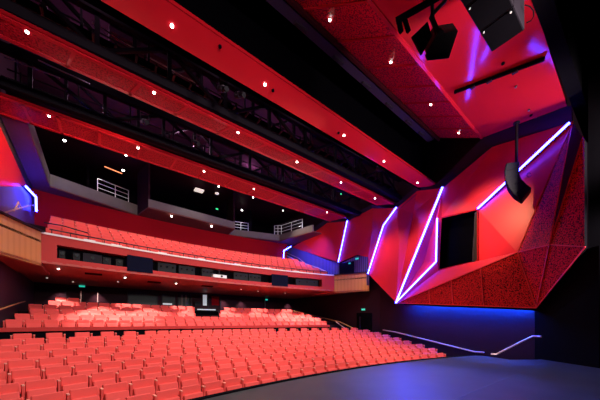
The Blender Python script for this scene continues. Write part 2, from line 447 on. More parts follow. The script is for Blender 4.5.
if nrm2.z > 0: nrm2 = -nrm2
for (a, b), wh in (((516, 86.5), 'behind the long black track'), ((529, 110), 'beside the end of the blue tube')):
    p = plane_hit(a, b, fL, fR, nL); downlight(p, nrm2, 'unlit dark round downlight in the plain reflector ' + wh, 'pipe', .03, 'unlit downlights in the plain reflector')
# sensors
for (a, b), z, lb in (((503, 63), None, 'small black round sensor on the plain reflector near the black track'), ((531, 115), None, 'tiny black round sensor on the plain reflector near the wall'),
                      ((273, 90), 8.1, 'small black round sensor beside a downlight in the plain band'), ((220, 46), 8.1, 'faint dark round cover midway along the plain band'), ((338.5, 132.5), 8.1, 'tiny black sensor beside the third downlight of the plain band')):
    p = plane_hit(a, b, fL, fR, nL) if z is None else at_z(a, b, z)
    m = MB(); m.disc(p, DOWN, .05, .04); tag(m.build('sensor', M['black']), lb, 'sensor', 'black sensors on the red ceiling')
# long track
a, b = plane_hit(455, 90.5, fL, fR, nL), plane_hit(545, 57, fL, fR, nL)
tr = thing('lighting_track', 'long black lighting track crossing the plain red reflector', 'track', tuple(a))
m = MB(); m.bar(a + nrm2 * .06, b + nrm2 * .05, .085, .10); m.build('channel', M['black'], tr)
for k in (.25, .45, .73):
    m = MB(); m.box(a.lerp(b, k) + nrm2 * .13, (.1, .16, .05)); m.build('bracket', M['steel2'], tr)

# ------------------------------------------------------------------ roof void steelwork
def truss(y, z0, z1, x0, x1, label, step=2.1, ph=0):
    o = thing('roof_truss', label, 'truss', (x0, y, z0), 'black steel trusses in the roof void')
    for z, w in ((z0, .26), (z1, .22)):
        m = MB(); m.bar((x0, y, z), (x1, y, z), w, .3); m.build('chord', M['steel'], o)
    x = x0 + .6 + ph; k = 0
    while x < x1 - 1:
        m = MB(); m.bar((x, y, z0), (x, y, z1), .13, .13); m.build('vertical', M['steel'], o)
        m = MB(); A, B = ((x, y, z0), (x + step, y, z1)) if k % 2 else ((x, y, z1), (x + step, y, z0)); m.bar(A, B, .11, .11); m.build('diagonal', M['steel'], o)
        x += step; k += 1
    return o
def catwalk(y, z, x0, x1, label, w=.9):
    o = thing('lighting_catwalk', label, 'catwalk', (x0, y, z), 'dark catwalks between the ceiling bands')
    m = MB(); m.box(((x0 + x1) / 2, y + w * .25, z), (x1 - x0, w * .4, .06)); m.build('deck', M['steel2'], o)
    for dy in (-w / 2, w / 2):
        m = MB(); m.bar((x0, y + dy, z), (x1, y + dy, z), .09, .26); m.build('edge_beam', M['steel'], o)
        m = MB(); m.tube([(x0, y + dy, z + 1.05), (x1, y + dy, z + 1.05)], .03, 6); m.build('guard_rail', M['steel2'], o)
    x = x0 + .4
    while x < x1:
        for dy in (-w / 2, w / 2): m = MB(); m.bar((x, y + dy, z), (x, y + dy, z + 1.1), .06, .06); m.build('post', M['steel'], o)
        x += 1.9
    x = x0 + .2
    while x < x1: m = MB(); m.box((x, y - w / 2 - .18, z - .12), (.07, .36, .08)); m.build('bracket', M['steel2'], o); x += .6
    return o
truss(10.7, 8.55, 9.9, -2.6, 16.9, 'black steel truss over the front edge of the middle perforated band')
truss(12.5, 9.7, 11.6, -2.8, 17.0, 'black steel truss high behind the middle perforated band', 2.6, .9)
truss(14.4, 8.7, 10.0, -2.8, 17.1, 'black steel truss over the front edge of the rearmost band', 2.3, .3)
truss(16.6, 9.6, 11.6, -2.8, 17.1, 'black steel truss high behind the rearmost band', 2.9, 1.2)
catwalk(11.6, 9.3, -2.6, 16.9, 'dark catwalk above the middle perforated band')
catwalk(15.6, 9.3, -2.8, 17.1, 'dark catwalk above the rearmost perforated band')
for k, (p, q, z, lb) in enumerate(((( 92, 22), (142, 53), 9.6, 'thin grey conduit between the plain band and the middle band'), ((150, 58), (205, 88), 9.6, 'thin grey conduit running on behind the plain band'),
                                   ((38, 60), (90, 84), 9.6, 'thin grey conduit behind the middle perforated band'), ((205, 100), (284, 137), 9.6, 'long grey conduit above the middle perforated band'),
                                   ((4, 57), (60, 78), 9.4, 'faint grey conduit above the end of the rearmost band'))):
    m = MB(); a, b = at_z(*p, z), at_z(*q, z); m.tube([a, b], .022, 6); tag(m.build('conduit', M['pipe']), lb, 'conduit', 'conduits in the roof void')
# ducts
for k, (x, y, l, lb) in enumerate(((2.2, 13.2, 3.4, 'dull purple duct run above the middle perforated band'), (8.0, 18.2, 4.0, 'dull purple duct run above the middle of the rearmost band'), (12.2, 13.3, 3.0, 'dull purple duct run above the wall end of the middle band'))):
    m = MB(); m.box((x, y, 11.6), (l, .9, .7)); tag(m.build('air_duct', M['void'], bevel=.03), lb, 'duct', 'ducts in the roof void')
m = MB(); m.box((7, 8.85, 10.7), (21, .06, 4.9)); tag(m.build('added_black_sheet', M['pit']), 'added black sheet keeping the void dark above the plain red ceiling band', 'cloth')  # added to block the void fill so this gap stays black
# profile spotlights hung on the catwalks
def profile(px, py, y, label):
    p = at_y(px, py, y)
    o = thing('stage_spotlight', label, 'spotlight', tuple(p), 'spotlights on the catwalks')
    d = Vector((.1, -.85, -.5)).normalized()
    m = MB(); m.tube([p - d * .28, p + d * .05], .11, 10); m.build('body', M['steel2'], o)
    m = MB(); m.tube([p + d * .05, p + d * .3], .085, 10); m.build('lens_tube', M['steel'], o)
    m = MB(); m.bar(p + Vector((-.14, 0, 0)), p + Vector((-.14, 0, .32)), .03); m.bar(p + Vector((.14, 0, 0)), p + Vector((.14, 0, .32)), .03); m.bar(p + Vector((-.14, 0, .32)), p + Vector((.14, 0, .32)), .03); m.build('yoke', M['steel'], o)
for k, (a, b, y, lb) in enumerate(((223, 89, 9.1, 'stage spotlight hung just behind the plain red band, farther from the wall'), (240, 95, 9.1, 'stage spotlight hung just behind the plain red band, nearer the wall'), (381, 169, 9.1, 'stage spotlight behind the plain band near its wall end'),
                               (145, 122, 12.3, 'stage spotlight above the rearmost band, farthest from the side wall'), (196, 143, 12.3, 'stage spotlight above the rearmost band near its middle'), (300, 176, 12.3, 'stage spotlight above the wall end of the rearmost band'))):
    profile(a, b, y, lb)
for (a, b), lb in (((52, 103), 'small lit lamp in the roof void over the end of the rearmost band'), ((138, 134.5), 'small lit lamp in the roof void above the rearmost band'), ((341, 193.5), 'small green pilot lamp in the dark void behind the middle band'), ((331, 172), 'small lit working lamp behind the wall end of the plain band')):
    p = at_z(a, b, 8.9); m = MB(); m.disc(p, DOWN, .045, .06, 10); tag(m.build('pilot_lamp', M['green' if 'green' in lb else 'dim_lamp']), lb, 'lamp', 'pilot lamps in the roof void')

# ------------------------------------------------------------------ flown equipment
# subwoofer row
sub_z = 6.7
c0 = at_z(491.5, 52, sub_z); c1 = at_z(525, 30.5, sub_z)
for k, lb in enumerate(('black flown speaker cabinet, the one nearest the side wall of the row', 'black flown speaker cabinet in the middle of the row', 'black flown speaker cabinet of the row, farthest from the side wall')):
    x1 = c0.x - .78 * k; x0 = x1 - .765; y1 = c0.y; y0 = c1.y
    o = thing('flown_speaker', lb, 'speaker', (x1, y1, sub_z), 'row of black flown speaker cabinets')
    m = MB(); m.box(((x0 + x1) / 2, (y0 + y1) / 2, sub_z + .55), (x1 - x0, y1 - y0, 1.1)); m.build('cabinet', M['speaker'], o, bevel=.015)
    m = MB(); m.box(((x0 + x1) / 2, (y0 + y1) / 2, sub_z - .012), (x1 - x0 - .05, y1 - y0 - .05, .02)); m.build('grille', M['black'], o)
    for yy in (y0 + .07, y1 - .07):
        m = MB(); m.disc((x0 + .06, yy, sub_z - .02), DOWN, .016, .025, 8); m.build('fixing_bolt', M['white'], o)
    m = MB(); m.bar((x0 + .3, (y0 + y1) / 2, sub_z + 1.1), (x0 + .3, (y0 + y1) / 2, 8.9), .06); m.build('hanging_bar', M['steel'], o)
# a cable loop by the speaker row
p = [at_z(525 + 9 * math.sin(t * 1.2), 14 - 9 * math.cos(t * 1.2) + 0, 7.0) for t in (0, .5, 1, 1.5, 2, 2.5)]
m = MB(); m.tube(p, .012, 6); tag(m.build('speaker_cable', M['black']), 'thin black looped cable beside the flown speaker row', 'cable')
# curved line array on a drop pole
top = at_d(516.5, 124, 11.35)
la = thing('line_array_speaker', 'black curved line array speaker hanging from a pole before the slanting tube', 'speaker', tuple(top))
m = MB(); m.tube([top + Vector((0, 0, .05)), at_d(516.5, 163, 11.35)], .055, 8); m.build('drop_pole', M['steel'], la)
m = MB(); m.disc(top + Vector((0, 0, .06)), DOWN, .12, .05); m.build('ceiling_plate', M['steel'], la)
camr = Vector((SN, -CS, 0))
prof_img = [((507, 163), (519.5, 161.5)), ((505, 171), (519, 168)), ((505.5, 179), (519.5, 174)), ((508.5, 187), (522, 179.5)), ((514, 194), (526.5, 184)), ((522, 199.5), (531.5, 187.5))]
dep = Vector((ray(519, HY).x, ray(519, HY).y, 0)).normalized() * .55
for (a0, b0), (a1, b1) in zip(prof_img, prof_img[1:]):
    q = [at_d(*a0, 11.0), at_d(*b0, 11.0), at_d(*b1, 11.0), at_d(*a1, 11.0)]
    cen = sum(q, Vector()) / 4; q = [cen + (p - cen) * .97 for p in q]
    m = MB(); m.hexa(q + [p + dep for p in q]); cb = m.build('cabinet', M['speaker'], la)
    m = MB(); g = [q[0], q[3]]; nx = (q[0] - q[1]).normalized() * .02
    m.hexa([q[0] + nx, q[3] + nx, q[3] + nx + dep * .94, q[0] + nx + dep * .94, q[0] + nx * 2, q[3] + nx * 2, q[3] + nx * 2 + dep * .94, q[0] + nx * 2 + dep * .94])
    m.build('grille', M['black'], cb)
m = MB(); r0 = at_d(531.5, 178, 11.5); m.tube([at_d(529 + 2.2 * math.cos(t), 175 + 2.2 * math.sin(t) , 10.95) for t in [k * .7 for k in range(9)]], .012, 6); m.build('signal_cable', M['steel'], la)
# pipe with clamp and barn-door lantern
D = 5.2
pa, pb = at_d(396, 21, D + .15), at_d(447, -8, D - .2)
hp = thing('hanging_pipe', 'black hanging pipe with a double clamp above the stage lantern', 'pipe', tuple(pa))
m = MB(); m.bar(pa, pb, .06, .10); m.build('pipe', M['black'], hp)
for (a, b), (c, d2) in (((399, 21), (401, 32)), ((405, 20), (408.5, 31.5))):
    m = MB(); m.bar(at_d(a, b, D + .1), at_d(c, d2, D + .1), .07, .07); m.build('clamp', M['black'], hp)
ln = thing('stage_lantern', 'black stage lantern with open barn doors under the red reflector', 'lantern', tuple(at_d(436, 40, D)))
m = MB(); m.bar(at_d(432, 0, D), at_d(433, 22, D), .05, .05); m.bar(at_d(446, 0, D), at_d(431, 16, D), .05, .05); m.bar(at_d(431, 16, D), at_d(438, 33, D), .06, .06); m.build('yoke', M['steel'], ln)
m = MB(); q = [at_d(437, 34, D + .3), at_d(457, 31, D + .25), at_d(449, 57, D + .2), at_d(427, 53, D + .25)]
up = Vector((.05, .1, .28)); m.hexa([at_d(437, 34, D), at_d(458, 31, D), at_d(449, 58, D), at_d(426, 54, D)] + [p + up for p in q]); m.build('housing', M['speaker'], ln)
m = MB(); q = [at_d(412.5, 36, D), at_d(427.5, 21.5, D), at_d(432, 36, D), at_d(422, 54.5, D)]; m.prism(q, Vector((.05, .06, .05))); m.build('barn_door', M['black'], ln)
m = MB(); q = [at_d(426, 54, D), at_d(447, 52, D), at_d(449, 58, D), at_d(428.5, 60, D)]; m.prism(q, Vector((.02, .04, .03))); m.build('barn_door', M['navy'], ln)
m = MB(); m.disc(at_d(439, 31.5, D), Vector((0, -.4, -1)), .06, .07); m.build('knuckle', M['steel2'], ln)

# ------------------------------------------------------------------ balcony
RB, PB = 38.0, .239
bal = thing('curved_balcony', 'long curved red balcony front with white ledge and dark technical slot', 'balcony', (CX, CY + RB, 2.7))
m = MB(); m.sweep([(RB, 3.52), (RB, 3.90), (RB + .55, 3.90), (RB + .55, 3.52)], -PB, PB, 40); m.build('upper_fascia', M['red_fascia'], bal)
m = MB(); m.sweep([(RB - .04, 3.90), (RB - .04, 3.98), (RB + .6, 3.98), (RB + .6, 3.90)], -PB, PB, 40); m.build('white_ledge', M['ledge'], bal)
m = MB(); m.sweep([(RB - .02, 2.68), (RB - .02, 2.92), (RB + .5, 2.92), (RB + .5, 2.68)], -PB, PB, 40); m.build('lower_lip', M['red_fascia'], bal)
m = MB(); m.sweep([(RB + .55, 2.7), (RB + .55, 3.6), (RB + .7, 3.6), (RB + .7, 2.7)], -PB, PB, 40); m.build('slot_back', M['black'], bal)
def solid_ends(a, b):
    m = MB(); m.sweep([(RB - .01, 2.9), (RB - .01, 3.55), (RB + .5, 3.55), (RB + .5, 2.9)], a, b, 6); return m.build('end_panel', M['red_fascia'], bal)
def phi_px(px, R):
    r = ray(px, HY); A = r.x ** 2 + r.y ** 2; B = -2 * (r.x * CX + r.y * CY); C2 = CX * CX + CY * CY - R * R
    d = (-B + math.sqrt(B * B - 4 * A * C2)) / (2 * A); p = r * d
    return math.atan2(p.x - CX, p.y - CY)
solid_ends(-PB, phi_px(57, RB)); solid_ends(phi_px(322, RB), PB)
# white joint pieces on the ledge
for k, px in enumerate((90, 117, 163, 202, 238, 268, 297)):
    ph = phi_px(px, RB); m = MB(); m.sweep([(RB + .05, 3.98), (RB + .05, 4.04), (RB + .5, 4.04), (RB + .5, 3.98)], ph - .006, ph + .006, 2)
    m.build('ledge_joint', M['white'], bal)
# balcony floor steps and soffit
m = MB(); BR0, BZ0, BRISE = RB + 1.05, 3.62, .43
prof = [(RB + .6, BZ0)]
for k in range(1, 5): prof += [(BR0 + .95 * k - .6, BZ0 + BRISE * (k - 1)), (BR0 + .95 * k - .6, BZ0 + BRISE * k)]
prof += [(45.3, BZ0 + BRISE * 4), (45.3, 3.0), (RB + .6, 3.0)]
m.sweep(prof, -.262, .262, 40); struct('floor_balcony', m, M['carpet'])
m = MB(); m.sweep([(RB - .02, 2.62), (RB - .02, 2.72), (46.0, 2.75), (46.0, 2.6)], -.27, .27, 40); struct('ceiling_under_balcony', m, M['soffit'])
# timber wings
def wing(pts, label):
    """pts: plan points from the balcony front to the wall"""
    o = thing('balcony_wing', label, 'balcony', (*pts[0], 2.5), 'timber wings at the balcony ends')
    for a, b in zip(pts, pts[1:]):
        A, B = Vector((*a, 0)), Vector((*b, 0)); n = (B - A).cross(Vector((0, 0, 1))).normalized() * .18
        if n.y < 0: n = -n
        m = MB(); m.hexa([A + Vector((0, 0, 2.48)), B + Vector((0, 0, 2.48)), B + Vector((0, 0, 3.95)), A + Vector((0, 0, 3.95))] + [q + n for q in (A + Vector((0, 0, 2.48)), B + Vector((0, 0, 2.48)), B + Vector((0, 0, 3.95)), A + Vector((0, 0, 3.95)))])
        m.build('timber_panel', M['wood'], o)
        m = MB(); m.bar(A + Vector((0, 0, 3.98)), B + Vector((0, 0, 3.98)), .26, .06); m.build('top_rail', M['steel2'], o)
    m = MB(); poly = [Vector((*p, 2.5)) for p in pts] + [Vector((pts[-1][0], pts[0][1] + 3, 2.5)), Vector((pts[0][0], pts[0][1] + 3, 2.5))]
    m.prism(poly, (0, 0, .1)); m.build('underside', M['soffit'], o)
    m = MB(); m.prism([p + Vector((0, 0, 1.0)) for p in poly], (0, 0, .1)); m.build('deck', M['carpet'], o)
e_r, e_l = arc(RB - .01, PB, 0), arc(RB - .01, -PB, 0)
wing([(e_r.x - .05, e_r.y), (16.55, 15.3), (17.3, 13.7)], 'pale timber balcony end wing below the bent blue tube on the far side wall')
wing([(e_l.x + .05, e_l.y), (-2.25, 15.4), (-3.0, 13.7)], 'large pale timber balcony end wing on the near side, cut by the picture edge')
# grooved blue-lit walls beside the balcony
def poly_x(pts, X, th, name, mat, parent=None):
    m = MB(); m.prism([at_x(a, b, X) for a, b in pts], (th, 0, 0)); return m
w = thing('grooved_wall', 'blue-lit vertically grooved timber wall beside the far balcony seats', 'wall panel', tuple(at_x(339, 280, 17.25)), 'grooved timber walls by the balcony')
poly_x([(282, 290), (284, 262), (284.5, 251), (291, 247.5), (325, 255), (339, 263.3), (339, 290)], 17.22, .1, '', '').build('panel', M['slat'], w)
poly_x([(339, 290), (339.5, 264), (357, 255.6), (369, 257), (369, 285)], 17.22, .1, '', '').build('panel', M['slat'], w)
w2 = thing('grooved_wall', 'blue-lit vertically grooved timber wall above the near timber balcony wing', 'wall panel', tuple(at_x(20, 240, -2.9)), 'grooved timber walls by the balcony')
poly_x([(-60, 180), (0, 186.5), (27, 187), (36, 198), (36.5, 235), (-60, 285)], -2.92, -.1, '', '').build('panel', M['slat'], w2)
# red wall above it on the near side
m = MB(); m.prism([at_x(-70, 20, -2.95), at_x(0, 126, -2.95), at_x(27.5, 187, -2.95), at_x(0, 187, -2.95), at_x(-70, 181, -2.95)], (-.08, 0, 0))
struct('wall_lining_left', m, M['red_wall'], 'plain red wall lining above the blue grooved wall on the near side', 'wall panel')
# stepped handrail shapes on the near grooved wall
for pts, lb in (([(0, 214), (20, 208), (31, 205.5), (36, 205)], 'thin pale handrail on the near blue grooved wall'), ([(14, 211), (18.5, 202), (21, 207)], 'small peaked rail end on the near blue grooved wall')):
    m = MB(); m.tube([at_x(a, b, -2.7) for a, b in pts], .03, 6); tag(m.build('handrail', M['rail']), lb, 'handrail', 'handrails')
# black doorway in the far grooved wall
dw = thing('balcony_doorway', 'black doorway in the far blue grooved wall under an exit sign', 'doorway', tuple(at_x(346, 273, 17.15)))
m = MB(); m.prism([at_x(339.5, 263.5, 17.16), at_x(353.5, 261, 17.16), at_x(353.5, 275, 17.16), at_x(339.5, 276, 17.16)], (.05, 0, 0)); m.build('opening', M['navy'], dw)
def exit_sign(p, n, label, w=.34, h=.17, mat='exit'):
    p, n = Vector(p), Vector(n).normalized(); u = Vector((0, 0, 1)).cross(n).normalized(); up = Vector((0, 0, 1))
    o = thing('exit_sign', label, 'exit sign', tuple(p), 'green exit signs')
    q = [p - u * w / 2 - up * h / 2, p + u * w / 2 - up * h / 2, p + u * w / 2 + up * h / 2, p - u * w / 2 + up * h / 2]
    m = MB(); m.prism(q, -n * .06); m.build('case', M['steel2'], o)
    q2 = [p + (a - p) * .92 + n * .005 for a in q]
    m = MB(); m.prism(q2, n * .006); m.build('face', M[mat], o)
    m = MB(); f = n * .016
    m.bar(p + f - u * w * .3 - up * h * .22, p + f - u * w * .22 + up * h * .12, .02, .012); m.bar(p + f - u * w * .25, p + f - u * w * .12 - up * h * .2, .018, .012); m.bar(p + f + u * w * .02, p + f + u * w * .3, .022, .012); m.bar(p + f + u * w * .3, p + f + u * w * .2 + up * h * .15, .016, .012)
    m.build('running_figure_and_arrow', M['white'], o)
exit_sign(at_x(357, 258.7, 17.1), (-1, -.2, 0), 'green exit sign on the far blue grooved wall beside the doorway')
exit_sign(at_x(349.5, 263.3, 17.08), (-1, -.2, 0), 'small green exit sign above the black balcony doorway', .22, .12)
# balcony rail and cable line along the front
br = thing('balcony_rail', 'dark low safety rail along the top of the red balcony front', 'railing', tuple(arc(RB + .3, 0, 4.0)), 'balcony rails')
m = MB(); m.tube([arc(RB + .42, -PB + .01 + (2 * PB - .02) * k / 40, 4.27) for k in range(41)], .03, 6); m.build('rail', M['steel2'], br)
for k in range(27):
    ph = -PB + .012 + (2 * PB - .024) * k / 26; m = MB(); m.bar(arc(RB + .42, ph, 3.97), arc(RB + .42, ph, 4.27), .03); m.build('post', M['steel2'], br)
for pts, lb in (([(44, 222.5), (62, 225.5), (88, 233)], 'dark handrail beside the first balcony seats of the near side'),):
    m = MB(); m.tube([at_y(a, b, 17.9) for a, b in pts], .03, 6); tag(m.build('handrail', M['steel2']), lb, 'handrail', 'handrails')
hr = thing('stair_handrail', 'pale pinkish stair handrail sloping down the far balcony side to the front', 'handrail', tuple(at_x(330, 272, 16.6)), 'handrails')
m = MB(); m.tube([at_x(283, 254, 16.5), at_x(300, 262, 16.5), at_x(318, 268, 16.5), at_x(328, 272.5, 16.5)], .05, 8); m.build('rail', M['rail'], hr)
for a, b in ((290, 257.5), (305, 264), (320, 269)):
    p = at_x(a, b, 16.5); m = MB(); m.bar(p, p - Vector((0, 0, .8)), .04); m.build('post', M['steel2'], hr)
hr = thing('stair_handrail', 'upper timber-coloured stair handrail under the small bent blue tube', 'handrail', tuple(at_x(300, 260, 16.95)), 'handrails')
m = MB(); m.tube([at_x(284, 251.5, 16.95), at_x(299, 258.5, 16.95), at_x(309, 266.5, 16.95)], .035, 8); m.build('rail', M['rail'], hr)

# equipment in the balcony slot
def slot_box(px0, px1, py, mat, label, name='blank_cover', h=.62, cat='panel', group='equipment in the balcony slot', z=3.22, proud=.12):
    a, b = phi_px(px0, RB), phi_px(px1, RB)
    o = thing(name, label, cat, tuple(arc(RB + .2, (a + b) / 2, z - h / 2)), group)
    m = MB(); m.sweep([(RB + proud, z - h / 2), (RB + proud, z + h / 2), (RB + .5, z + h / 2), (RB + .5, z - h / 2)], a, b, 4); m.build('body', M[mat], o)
    return o, a, b
for px0, px1, lb in ((127, 152.5, 'navy blank panel in the balcony slot, the one nearer the camera side'), (271.5, 287.5, 'navy blank panel in the balcony slot near its far end')):
    slot_box(px0, px1, 0, 'navy', lb, h=.84, z=3.16, proud=-.07)
names = ['just past the navy panel', 'second past the navy panel', 'before the white projector', 'just past the white projector', 'second past the white projector', 'at the end of the slot']
for (px0, px1), nm in zip(((159, 177), (180, 196), (203, 214), (235, 249), (250, 262), (297, 319)), names):
    o, a, b = slot_box(px0, px1, 0, 'grey_box', 'grey spotted equipment box in the balcony slot, ' + nm, 'equipment_box', .5, 'box', proud=.2)
    for k in range(3):
        ph = a + (b - a) * (k + .5) / 3; m = MB(); m.disc(arc(RB + .2, ph, 3.26), (CX - arc(RB, ph, 0).x, CY - arc(RB, ph, 0).y, 0), .05, .03, 8); m.build('dark_port', M['black'], o)
for (px0, px1), nm in zip(((60, 66), (74, 81), (84, 103), (104, 112), (117, 124)), ('first from the near end', 'second from the near end', 'the wide one near the near end', 'next to the wide one', 'beside the navy panel')):
    o, a, b = slot_box(px0, px1, 0, 'speaker' if px1 - px0 > 12 else 'grey_box', 'dark stage light in the balcony slot, ' + nm, 'slot_light', .34 if px1 - px0 < 12 else .48, 'stage light', 'stage lights in the balcony slot', z=3.15, proud=.2)
    ph = (a + b) / 2; m = MB(); m.disc(arc(RB + .2, ph, 3.2), (CX - arc(RB, ph, 0).x, CY - arc(RB, ph, 0).y, 0), .07, .05, 10); m.build('lens', M['glass'], o)
ph = phi_px(219.5, RB)
pj = thing('projector', 'small white projector sitting on the lower lip of the balcony front', 'projector', tuple(arc(RB + .1, ph, 2.93)))
m = MB(); m.sweep([(RB - .1, 2.93), (RB - .1, 3.12), (RB + .3, 3.12), (RB + .3, 2.93)], ph - .012, ph + .012, 2); m.build('case', M['white'], pj)
m = MB(); m.disc(arc(RB - .1, ph + .003, 3.03), (-.3, -1, 0), .07, .03, 10); m.build('lens', M['glass'], pj)
m = MB(); m.bar(arc(RB + .05, ph, 3.12), arc(RB + .05, ph, 3.5), .05); m.build('bracket', M['steel2'], pj)

# soffit downlights and covers under the balcony
for k, (a, b, mt) in enumerate(((58.5, 268.6, 'lamp'), (125, 277.3, 'lamp'), (176, 283.2, 'lamp'), (47, 277.5, 'dim_lamp'), (73, 281.5, 'dim_lamp'), (118, 281.5, 'dim_lamp'), (241, 289, 'dim_lamp'), (258, 291, 'dim_lamp'), (285, 292.8, 'dim_lamp'))):
    lb = f'{ordinal(k + 1)} bright downlight along the red-brown soffit under the balcony' if mt == 'lamp' else f'{ordinal(k - 2)} dim downlight along the red-brown soffit under the balcony'
    downlight(at_z(a, b, 2.6), DOWN, lb  , mt, .045, 'downlights under the balcony')
for k, (a0, b0, a1, b1) in enumerate(((84, 273.5, 103, 274), (146, 281.5, 162, 282.5), (200, 285.5, 214, 286.5))):
    p, q = at_z(a0, b0, 2.6), at_z(a1, b1, 2.6); m = MB(); m.box((p + q) / 2 + Vector((0, 0, -.02)), ((q - p).length * .8, .35, .05))
    tag(m.build('soffit_vent', M['fold']), f'{ordinal(k + 1)} dark flat vent in the soffit under the balcony', 'vent', 'vents under the balcony')

# ------------------------------------------------------------------ under the balcony: back wall doors and booth
YB = 24.43
def door(px0, px1, py0, py1, name, label_):
    a, b = at_y(px0, py0, YB), at_y(px1, py1, YB); z1 = (a.z + b.z) / 2; z0 = z1 - 2.1
    d = MB(); d.box(((a.x + b.x) / 2, YB + .02, (z0 + z1) / 2), (b.x - a.x, .06, z1 - z0)); o = struct(name, d, M['dark']); o['label'] = label_; o['category'] = 'door'
    m = MB()
    for x in (a.x, b.x): m.box((x, YB, (z0 + z1) / 2), (.09, .1, z1 - z0))
    m.box(((a.x + b.x) / 2, YB, z1), (b.x - a.x + .09, .1, .09)); m.build('frame', M['side'], o)
    m = MB(); m.box((b.x - .02, YB - .06, (z0 + z1) / 2), (.035, .06, 1.9)); m.build('bright_edge', M['rail'], o)  # pale pink bar down one door edge
    return o
door(65.5, 81.5, 289, 289.5, 'door_1', 'dark door with pink-edged frame under the near part of the balcony')
door(83, 98, 290.2, 290.6, 'door_2', 'dark door beside the framed door under the balcony')
exit_sign(at_y(82, 285.8, YB - .05), (0, -1, 0), 'green exit sign above the framed door under the balcony', .36, .2)
exit_sign(at_y(266.5, 299.7, YB - .05), (0, -1, 0), 'green exit sign on the dark wall beyond the control booth', .3, .16)
m = MB(); a = at_y(265, 300, YB - .15); m.box((a.x, a.y, a.z - .9), (.05, .05, 1.8)); tag(m.build('wall_post', M['pipe']), 'thin grey post under the far exit sign behind the rear seats', 'post')
# big dark window
def window(n, px0, px1, py0, py1, label_, mat='glass', y=YB):
    a, b = at_y(px0, py0, y), at_y(px1, py1, y)
    o = MB(); o.box(((a.x + b.x) / 2, y, (a.z + b.z) / 2), (b.x - a.x, .04, a.z - b.z)); s = struct(f'window_{n}', o, M[mat]); s['label'] = label_; s['category'] = 'window'
    m = MB()
    for x in (a.x, b.x): m.box((x, y - .03, (a.z + b.z) / 2), (.07, .08, a.z - b.z))
    for z in (a.z, b.z): m.box(((a.x + b.x) / 2, y - .03, z), (b.x - a.x + .07, .08, .07))
    m.build('window_frame', M['steel2'], s)
    return s, a, b
window(1, 128, 157.5, 291.5, 306.5, 'long dark greenish window under the middle of the balcony')
s2, a, b = window(2, 162, 175, 293, 306, 'small dark window with a pale strip along its bottom beside the booth')
m = MB(); m.box(((a.x + b.x) / 2 - .1, YB - .06, b.z + .14), ((b.x - a.x) * .7, .04, .13)); m.build('self_lit_strip', M['booth_glow'], s2)  # pale strip given a glow of its own
s3, a, b = window(3, 178, 190.5, 293.5, 312.5, 'tall grey glass door beside the control booth')
for k in (.3, .62):
    m = MB(); m.box((a.x + (b.x - a.x) * k, YB - .05, (a.z + b.z) / 2), (.16, .03, (a.z - b.z) * .9)); m.build('painted_reflection', M['concrete'], s3)  # grey strips painted in for reflections on the glass
bz = at_y(206, 312, 23.0)
bo = thing('control_booth', 'dark sound control booth with a lit window behind the rear seats', 'booth', (bz.x, 23.6, .4))
xa, xb = at_y(191, 300, 24.2).x, at_y(220.5, 300, 24.2).x
zt, zb = at_y(205, 294, 24.2).z, at_y(205, 309, 24.2).z
m = MB(); m.box(((xa + xb) / 2, 24.32, (zt + zb) / 2), (xb - xa, .06, zt - zb)); m.build('back_panel', M['dark'], bo)
m = MB()
for x in (xa, xb, xa + (xb - xa) * .58): m.box((x, 24.2, (zt + zb) / 2), (.08, .1, zt - zb))
m.box(((xa + xb) / 2, 24.2, zt), (xb - xa, .1, .08)); m.build('window_frame', M['steel2'], bo)
m = MB(); x0 = xa + (xb - xa) * .46; m.box((x0, 24.25, (zt + zb) / 2 + .12), (.34, .03, .95)); m.build('lit_panel', M['booth_glow'], bo)
m = MB(); m.box((xa + .5, 24.0, zb + .42), (.5, .06, .34), Matrix.Rotation(.3, 3, 'X')); m.build('monitor', M['grey_box'], bo)
m = MB(); m.box((xb - .45, 24.26, (zt + zb) / 2 + .1), (.7, .03, .8)); m.build('red_poster', M['red_dark'], bo)
m = MB(); c0 = at_y(192, 312, 23.2); c1 = at_y(218, 312, 23.2); zc = at_y(205, 311.2, 23.2).z
m.box(((c0.x + c1.x) / 2, 23.45, zc + .05), (c1.x - c0.x, .9, .07)); m.build('counter', M['grey_box'], bo)
m = MB(); m.box(((c0.x + c1.x) / 2, 23.55, (zc + .2) / 2), (c1.x - c0.x, .7, zc - .2)); m.build('front_panel', M['black'], bo)
m = MB(); m.box(((c0.x + c1.x) / 2 + .1, 23.2, zc + .13), ((c1.x - c0.x) * .7, .1, .1)); m.build('self_lit_desk_edge', M['booth_glow'], bo)  # white counter edge made to glow so it looks lit

# ------------------------------------------------------------------ low wall before the rear stalls
lw = MB(); lw.sweep([(36.85, row_floor(8) - .1), (36.85, -.36), (37.0, -.36), (37.0, row_floor(8) - .1)], -.285, phi_px(329, 36.9), 40)
o = struct('wall_parapet', lw, M['black'])
m = MB(); m.sweep([(36.8, -.36), (36.8, -.20), (37.05, -.20), (37.05, -.36)], -.285, phi_px(329, 36.9), 40); struct('trim_parapet', m, M['red_fascia'])

# right-hand stalls door
dd = MB(); p0, p1 = wall_r(357, 313, -.36), wall_r(372, 313, -.36); 
dd.hexa([Vector((p0.x, p0.y, -1.3)), Vector((p1.x, p1.y, -1.3)), p1, p0] + [q + Vector((-.05, 0, 0)) for q in (Vector((p0.x, p0.y, -1.3)), Vector((p1.x, p1.y, -1.3)), p1, p0)])
o = struct('door_3', dd, M['black']); o['label'] = 'black side door beyond the far ends of the front rows'; o['category'] = 'door'
m = MB(); q = wall_r(360, 322, -.28); m.bar(q + Vector((0, 0, -.9)), q + Vector((0, 0, .45)), .09, .03); m.build('door_edge', M['steel2'], o)
exit_sign(wall_r(363.3, 309.5, -.3), (-1, -.2, 0), 'green exit sign above the black side door past the front rows', .36, .17)

